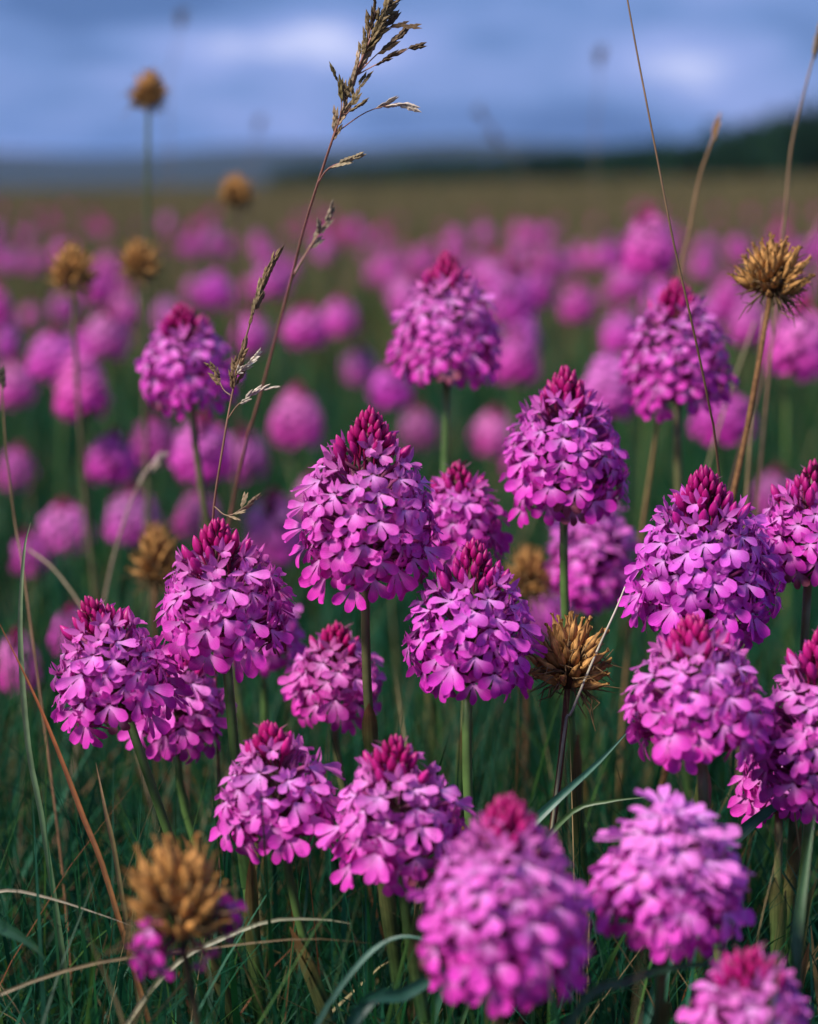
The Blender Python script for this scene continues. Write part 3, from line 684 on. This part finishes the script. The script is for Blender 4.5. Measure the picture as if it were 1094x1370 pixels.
stalk('grass_stalk', 'slim straw-brown grass stalk with a closed tip beside the thin bare stem', 'grass stalk',
      P((905, 400, .97), (920, 320, .96), (935, 240, .955), (950, 195, .95), (964, 150, .95)), .0011, .0004, (.26, .16, .07, 0), (.30, .17, .08, 0),
      [(.84, .90, 4, .08, 1.0, (.35, .2, .1), False)], seed=5)
for k, (x0, y0, x1, y1, dd, lb) in enumerate([(795, 190, 804, 70, 2.3, 'slender distant grass stem with a small dark tuft high in the sky'),
                                     (700, 240, 640, 150, 2.6, 'distant leaning grass stem with two smudged dark tufts above the wood'),
                                     (330, 250, 348, 162, 2.6, 'distant grass stem with dark tuft above the small horizon-breaking seed head'),
                                     (225, 120, 243, 20, 2.2, 'faint distant grass stem behind the tallest brown seed head')]):
    stalk('seeding_grass', lb, 'grass stalk', P((x0 + 5, y0 + 160, dd), (x0, y0, dd), ((x0 + x1) / 2, (y0 + y1) / 2, dd), (x1, y1, dd)), .0009, .0005, (.16, .10, .06, 0), (.16, .10, .06, 0),
          [(.93, .995, 9, .5, 1.5, (.12, .09, .06), True)] + ([(.80, .86, 9, .5, 1.6, (.12, .09, .06), True)] if k == 1 else []), group='far grass stems', seed=10 + k)
stalk('seeding_grass', 'soft straw stalk with a pale seed tip above the slanting-stemmed orchid', 'grass stalk',
      P((140, 800, 1.0), (165, 700, 1.0), (185, 650, 1.0), (206, 622, 1.0)), .0009, .0004, (.26, .19, .11, 0), (.36, .26, .2, 0), [(.94, .99, 3, .1, 1.3, (.6, .45, .42), False), (.8, .93, 3, .1, 1.1, (.4, .3, .25), False)], seed=20)
stalk('grass_stalk', 'dry brown leaning stem with one dark seed, beyond the slanting-stemmed orchid', 'grass stalk',
      P((36, 800, .86), (20, 700, .87), (8, 600, .87), (2, 512, .87)), .0007, .0004, (.22, .10, .05, 0), (.16, .11, .05, 0), [(.97, .995, 2, .1, 1.1, (.08, .07, .05), False)], seed=21)
stalk('grass_stalk', 'bent straw stem crossing behind the slanting-stemmed orchid', 'grass stalk',
      P((150, 900, .95), (120, 830, .95), (75, 765, .96), (38, 735, .97)), .0008, .0005, (.26, .2, .12, 0), (.30, .22, .13, 0), seed=22)
stalk('grass_stalk', 'pale bleached straw sticking out of the withered brown seed cluster', 'grass stalk',
      P((752, 1000, .757), (766, 950, .753), (800, 868, .75), (824, 815, .75), (836, 785, .75)), .0008, .0003, (.16, .17, .09, 0), (.60, .52, .42, 0), seed=23)
stalk('grass_stalk', 'thin tan straw standing close beside the tufted seed head stem', 'grass stalk',
      P((1000, 640, .95), (1008, 540, .95), (1022, 420, .95)), .0009, .0006, (.22, .16, .07, 0), (.30, .2, .1, 0), seed=24)
stalk('grass_stalk', 'olive straw stem leaning across behind the tufted seed head stem', 'grass stalk',
      P((930, 700, 1.05), (965, 560, 1.05), (1010, 430, 1.05)), .0011, .0006, (.16, .16, .06, 0), (.24, .2, .09, 0), seed=25)
stalk('grass_stalk', 'dark red grass stem slanting past the right side of the tufted seed head', 'grass stalk',
      P((1050, 400, 1.1), (1075, 330, 1.1), (1110, 270, 1.1)), .0008, .0006, (.18, .06, .06, 0), (.2, .08, .07, 0), seed=26)

# single blades one can pick out
def blade(label, pts3, w, col, col2, fold=.25, seed=0, face=None, n=22):
    r = random.Random(3000 + seed); full = to_ground(pts3); base = full[0]; path = spline(full, n)
    mb = MB(); vs, cs, us = [], [], []
    for i, p in enumerate(path):
        t_ = (path[min(i + 1, n)] - path[max(i - 1, 0)]).normalized(); f = Vector(face) if face else Vector((.1, -1, .35))
        sd = t_.cross(f).normalized(); nn = sd.cross(t_).normalized(); s = i / n
        ww = w * min(1, (1 - s) * 2.6 + .04) * (0.75 + .25 * min(1, s * 4))
        for u in (-1, -.45, 0, .45, 1):
            vs.append(p - base + sd * ww * .5 * u + nn * ww * fold * abs(u)); us.append(u)
            cs.append(tuple(col[c] + (col2[c] - col[c]) * s for c in range(4)))
    fs = [(i * 5 + j, i * 5 + j + 1, (i + 1) * 5 + j + 1, (i + 1) * 5 + j) for i in range(n) for j in range(4)]
    mb.add(vs, fs, cs, us); o = link('grass_shoot', mb.mesh('grass_blade', M_leaf)); o.location = base
    return tag(o, label, 'grass blade', 'single grass blades')
TEAL = (.035, .13, .085, 0); TEAL2 = (.05, .16, .11, 0); DG = (.03, .10, .04, 0); YG = (.12, .2, .05, 0); ORG = (.36, .10, .03, 0); PSTR = (.42, .36, .22, 0)
blade('broad blue-green grass blade sweeping up beneath the withered brown seed cluster', P((600, 1290, .735), (640, 1205, .735), (690, 1125, .735), (742, 1072, .735), (800, 1020, .74), (846, 972, .745)), .0042, TEAL, TEAL2, seed=1)
blade('narrow green blade arching over the fully opened lilac orchid', P((640, 1300, .74), (690, 1180, .74), (760, 1090, .735), (815, 1072, .73), (872, 1066, .725)), .0022, DG, (.10, .18, .06, 0), seed=2)
blade('rust-orange grass blade slanting up beside the slanting-stemmed orchid', P((150, 1200, .73), (110, 1090, .735), (55, 950, .74), (-8, 820, .745)), .0020, (.20, .12, .04, 0), ORG, seed=3)
blade('slim upright blue-green blade with a pale tip near the rust-orange blade', P((60, 1120, .745), (38, 1000, .745), (27, 850, .745), (32, 740, .745), (41, 698, .745)), .0022, DG, (.22, .28, .14, 0), seed=4)
blade('pale straw blade arching low beneath the pale pink-lilac orchid', P((150, 1420, .70), (190, 1340, .70), (240, 1285, .70), (290, 1258, .70), (360, 1232, .70), (430, 1230, .70), (470, 1236, .70)), .0019, PSTR, (.34, .36, .22, 0), seed=5)
blade('long tan blade lying across the grass from the spent seed head', P((-220, 1480, .68), (-110, 1390, .68), (0, 1330, .68), (120, 1290, .685), (250, 1272, .69), (400, 1256, .69), (500, 1262, .70)), .0012, (.30, .24, .13, 0), (.30, .2, .1, 0), seed=6)
blade('glossy blue-green blade arching over at the foot of the lilac-pink orchid', P((380, 1470, .67), (430, 1360, .67), (480, 1290, .67), (520, 1258, .67), (560, 1255, .668), (610, 1278, .665)), .0020, TEAL, (.07, .18, .13, 0), fold=.15, seed=7, face=(.1, -.6, .8))
blade('broad teal blade rising diagonally below the glossy arching blade', P((470, 1370, .645), (540, 1330, .65), (600, 1296, .655), (660, 1262, .66)), .0046, (.02, .09, .06, 0), (.03, .11, .08, 0), seed=8)
blade('upright dark blade with brownish edge among the shaded stems beside the opened lilac orchid', P((1062, 1340, .66), (1066, 1240, .665), (1078, 1160, .67), (1090, 1090, .675)), .0042, DG, (.08, .16, .06, 0), seed=9)
blade('long green blade stretching sideways beneath the opened lilac orchid', P((760, 1370, .62), (840, 1312, .625), (920, 1292, .63), (1000, 1288, .635)), .0032, DG, (.05, .14, .08, 0), seed=10)
blade('wide blue-green blade leaning past the base of the tall lilac-magenta orchid', P((930, 1200, .73), (985, 1120, .735), (1050, 1070, .74), (1110, 1040, .745)), .0048, (.02, .09, .06, 0), TEAL, seed=11)
blade('thin upright green blade rising from the tangle beneath the slanting stem', P((160, 1180, .73), (140, 1080, .73), (128, 1020, .735)), .0018, DG, (.26, .14, .06, 0), seed=12)
blade('bleached straw blade bent low at the foot of the spent seed head', P((-150, 1330, .72), (-70, 1222, .72), (0, 1192, .72), (60, 1200, .72), (130, 1222, .72), (180, 1240, .72)), .0012, PSTR, (.44, .38, .27, 0), seed=13)
blade('dark teal blade lying almost flat in the tangle near the bleached straw', P((-40, 1230, .68), (0, 1240, .68), (40, 1262, .68), (62, 1285, .68)), .0044, TEAL, DG, seed=14)

# ------------------------------------------------------------------ grass, past counting
def blades_mesh(name, x, y, L, w, th0, th1, pal, pw, nseg, jitter=.25):
    n = len(x); z0 = hgt(x, y)
    az = rng.uniform(0, 2 * np.pi, n); fa = az + np.pi / 2 + rng.normal(0, .6, n)
    P_ = np.stack([x, y, z0 - .004], 1); V = np.zeros((n, nseg + 1, 2, 3), np.float32)
    for i in range(nseg + 1):
        s = i / nseg
        if i:
            th = th0 + (th1 - th0) * ((i - .5) / nseg) ** 1.4
            st = L / nseg; P_ = P_ + np.stack([np.cos(az) * np.sin(th) * st, np.sin(az) * np.sin(th) * st, np.cos(th) * st], 1)
        ww = (w * .5 * (min(1, (1 - s) * 1.9) + .03))[:, None]
        sd = np.stack([np.cos(fa), np.sin(fa), np.zeros(n)], 1)
        V[:, i, 0] = P_ - sd * ww; V[:, i, 1] = P_ + sd * ww
    V[..., 2] = np.maximum(V[..., 2], hgt(V[..., 0], V[..., 1]) - .004)
    idx = rng.choice(len(pal), n, p=np.array(pw) / sum(pw)); c = np.array(pal)[idx] * rng.uniform(1 - jitter, 1 + jitter, (n, 1)) * rng.uniform(.92, 1.08, (n, 3))
    C = np.zeros((n, nseg + 1, 2, 4), np.float32); C[..., :3] = c[:, None, None, :]
    b = (np.arange(n) * (nseg + 1) * 2)[:, None, None]; i2 = (np.arange(nseg) * 2)[None, :, None]
    F = (b + i2 + np.array([0, 1, 3, 2])[None, None, :]).reshape(-1)
    nf = n * nseg; me = bpy.data.meshes.new(name); me.vertices.add(n * (nseg + 1) * 2); me.vertices.foreach_set('co', V.ravel())
    me.loops.add(nf * 4); me.loops.foreach_set('vertex_index', F.astype(np.int32)); me.polygons.add(nf)
    me.polygons.foreach_set('loop_start', np.arange(0, nf * 4, 4, dtype=np.int32)); me.polygons.foreach_set('loop_total', np.full(nf, 4, np.int32))
    me.polygons.foreach_set('use_smooth', np.ones(nf, bool))
    a = me.attributes.new('pcol', 'FLOAT_COLOR', 'POINT'); a.data.foreach_set('color', C.ravel())
    me.update(calc_edges=True); me.validate(); me.materials.append(M_grass); return me
def zone(n, d0, d1, k, extra, pw=1.0):
    u = rng.random(n) ** pw; d = np.sqrt(d0 * d0 + (d1 * d1 - d0 * d0) * u); return rng.uniform(-1, 1, n) * (k * d + extra), d
PG = [(.008, .062, .018), (.008, .064, .030), (.022, .125, .066), (.045, .115, .022), (.26, .19, .09), (.22, .085, .035), (.10, .09, .03)]
NG = 19000
x, y = zone(NG, .40, 1.15, .42, .16)
L = rng.uniform(.10, .26, NG); w = .0008 + .0028 * rng.random(NG) ** 2.4; th0 = np.abs(rng.normal(.1, .25, NG)); th1 = th0 + np.abs(rng.normal(.6, .8, NG))
tag(link('grass', blades_mesh('grass', x, y, L, w, th0, th1, PG, [34, 30, 13, 11, 5, 2, 3], 6)), 'dense tangle of dark green grass around the orchid stems', 'grass', kind='stuff')
NB = 420
x, y = zone(NB, .62, 1.1, .34, .10)
L = rng.uniform(.16, .30, NB); w = rng.uniform(.0024, .0044, NB); th0 = .4 + np.abs(rng.normal(.1, .3, NB)); th1 = th0 + np.abs(rng.normal(1.2, .6, NB))
tag(link('grass', blades_mesh('grass', x, y, L, w, th0, th1, PG, [20, 30, 40, 8, 0, 0, 2], 9)), 'broader blue-green blades arching over through the grass tangle', 'grass', kind='stuff')
x, y = zone(32000, 1.1, 3.2, .42, .25)
L = rng.uniform(.10, .25, 32000); w = rng.uniform(.0018, .004, 32000); th0 = np.abs(rng.normal(.1, .22, 32000)); th1 = th0 + np.abs(rng.normal(.4, .5, 32000))
tag(link('grass', blades_mesh('grass', x, y, L, w, th0, th1, PG, [34, 28, 10, 10, 2, 1, 4], 4)), 'dark green grass between the drifting orchids behind', 'grass', kind='stuff')
x, y = zone(54000, 3.0, 14, .40, .4)
L = rng.uniform(.12, .27, 54000); w = rng.uniform(.005, .010, 54000); th0 = np.abs(rng.normal(.1, .2, 54000)); th1 = th0 + np.abs(rng.normal(.35, .4, 54000))
tag(link('grass', blades_mesh('grass', x, y, L, w, th0, th1, PG, [18, 10, 8, 18, 14, 6, 26], 3)), 'olive green grass in the middle of the meadow', 'grass', kind='stuff')
PD = [(.20, .155, .075), (.15, .12, .055), (.10, .10, .04), (.24, .17, .09)]
x, y = zone(54000, 3.6, 24, .40, .4)
L = rng.uniform(.22, .40, 54000); w = rng.uniform(.003, .006, 54000); th0 = np.abs(rng.normal(.05, .12, 54000)); th1 = th0 + np.abs(rng.normal(.15, .2, 54000))
tag(link('dry_grass', blades_mesh('dry_grass', x, y, L, w, th0, th1, PD, [3, 3, 3, 2], 2)), 'thin brown seeding grass standing over the far meadow', 'grass', kind='stuff')
x, y = zone(50000, 20, 85, .34, 1)
L = rng.uniform(.18, .36, 50000); w = rng.uniform(.02, .045, 50000); th0 = np.abs(rng.normal(.1, .15, 50000)); th1 = th0 + np.abs(rng.normal(.2, .2, 50000))
tag(link('dry_grass', blades_mesh('dry_grass', x, y, L, w, th0, th1, PD, [3, 3, 5, 1], 2)), 'brownish far meadow grass along the horizon', 'grass', kind='stuff')

# ------------------------------------------------------------------ the air
def haze_box():
    x0, x1, y0, y1, z0, z1 = -16000, 16000, -16000, 16000, -40, 220
    v = [(x, y, z) for x in (x0, x1) for y in (y0, y1) for z in (z0, z1)]
    f = [(0, 1, 3, 2), (4, 6, 7, 5), (0, 4, 5, 1), (2, 3, 7, 6), (0, 2, 6, 4), (1, 5, 7, 3)]
    me = bpy.data.meshes.new('haze'); me.from_pydata(v, [], f); m, t = mat_new('haze')
    out = N(t, 'ShaderNodeOutputMaterial'); pv = N(t, 'ShaderNodeVolumePrincipled')
    pv.inputs['Color'].default_value = (.28, .52, 1, 1); pv.inputs['Density'].default_value = .000026; pv.inputs['Anisotropy'].default_value = .2
    t.links.new(pv.outputs[0], out.inputs['Volume']); me.materials.append(m)
    tag(link('haze', me), 'thin blue haze over the far land', 'haze', kind='stuff')
haze_box()
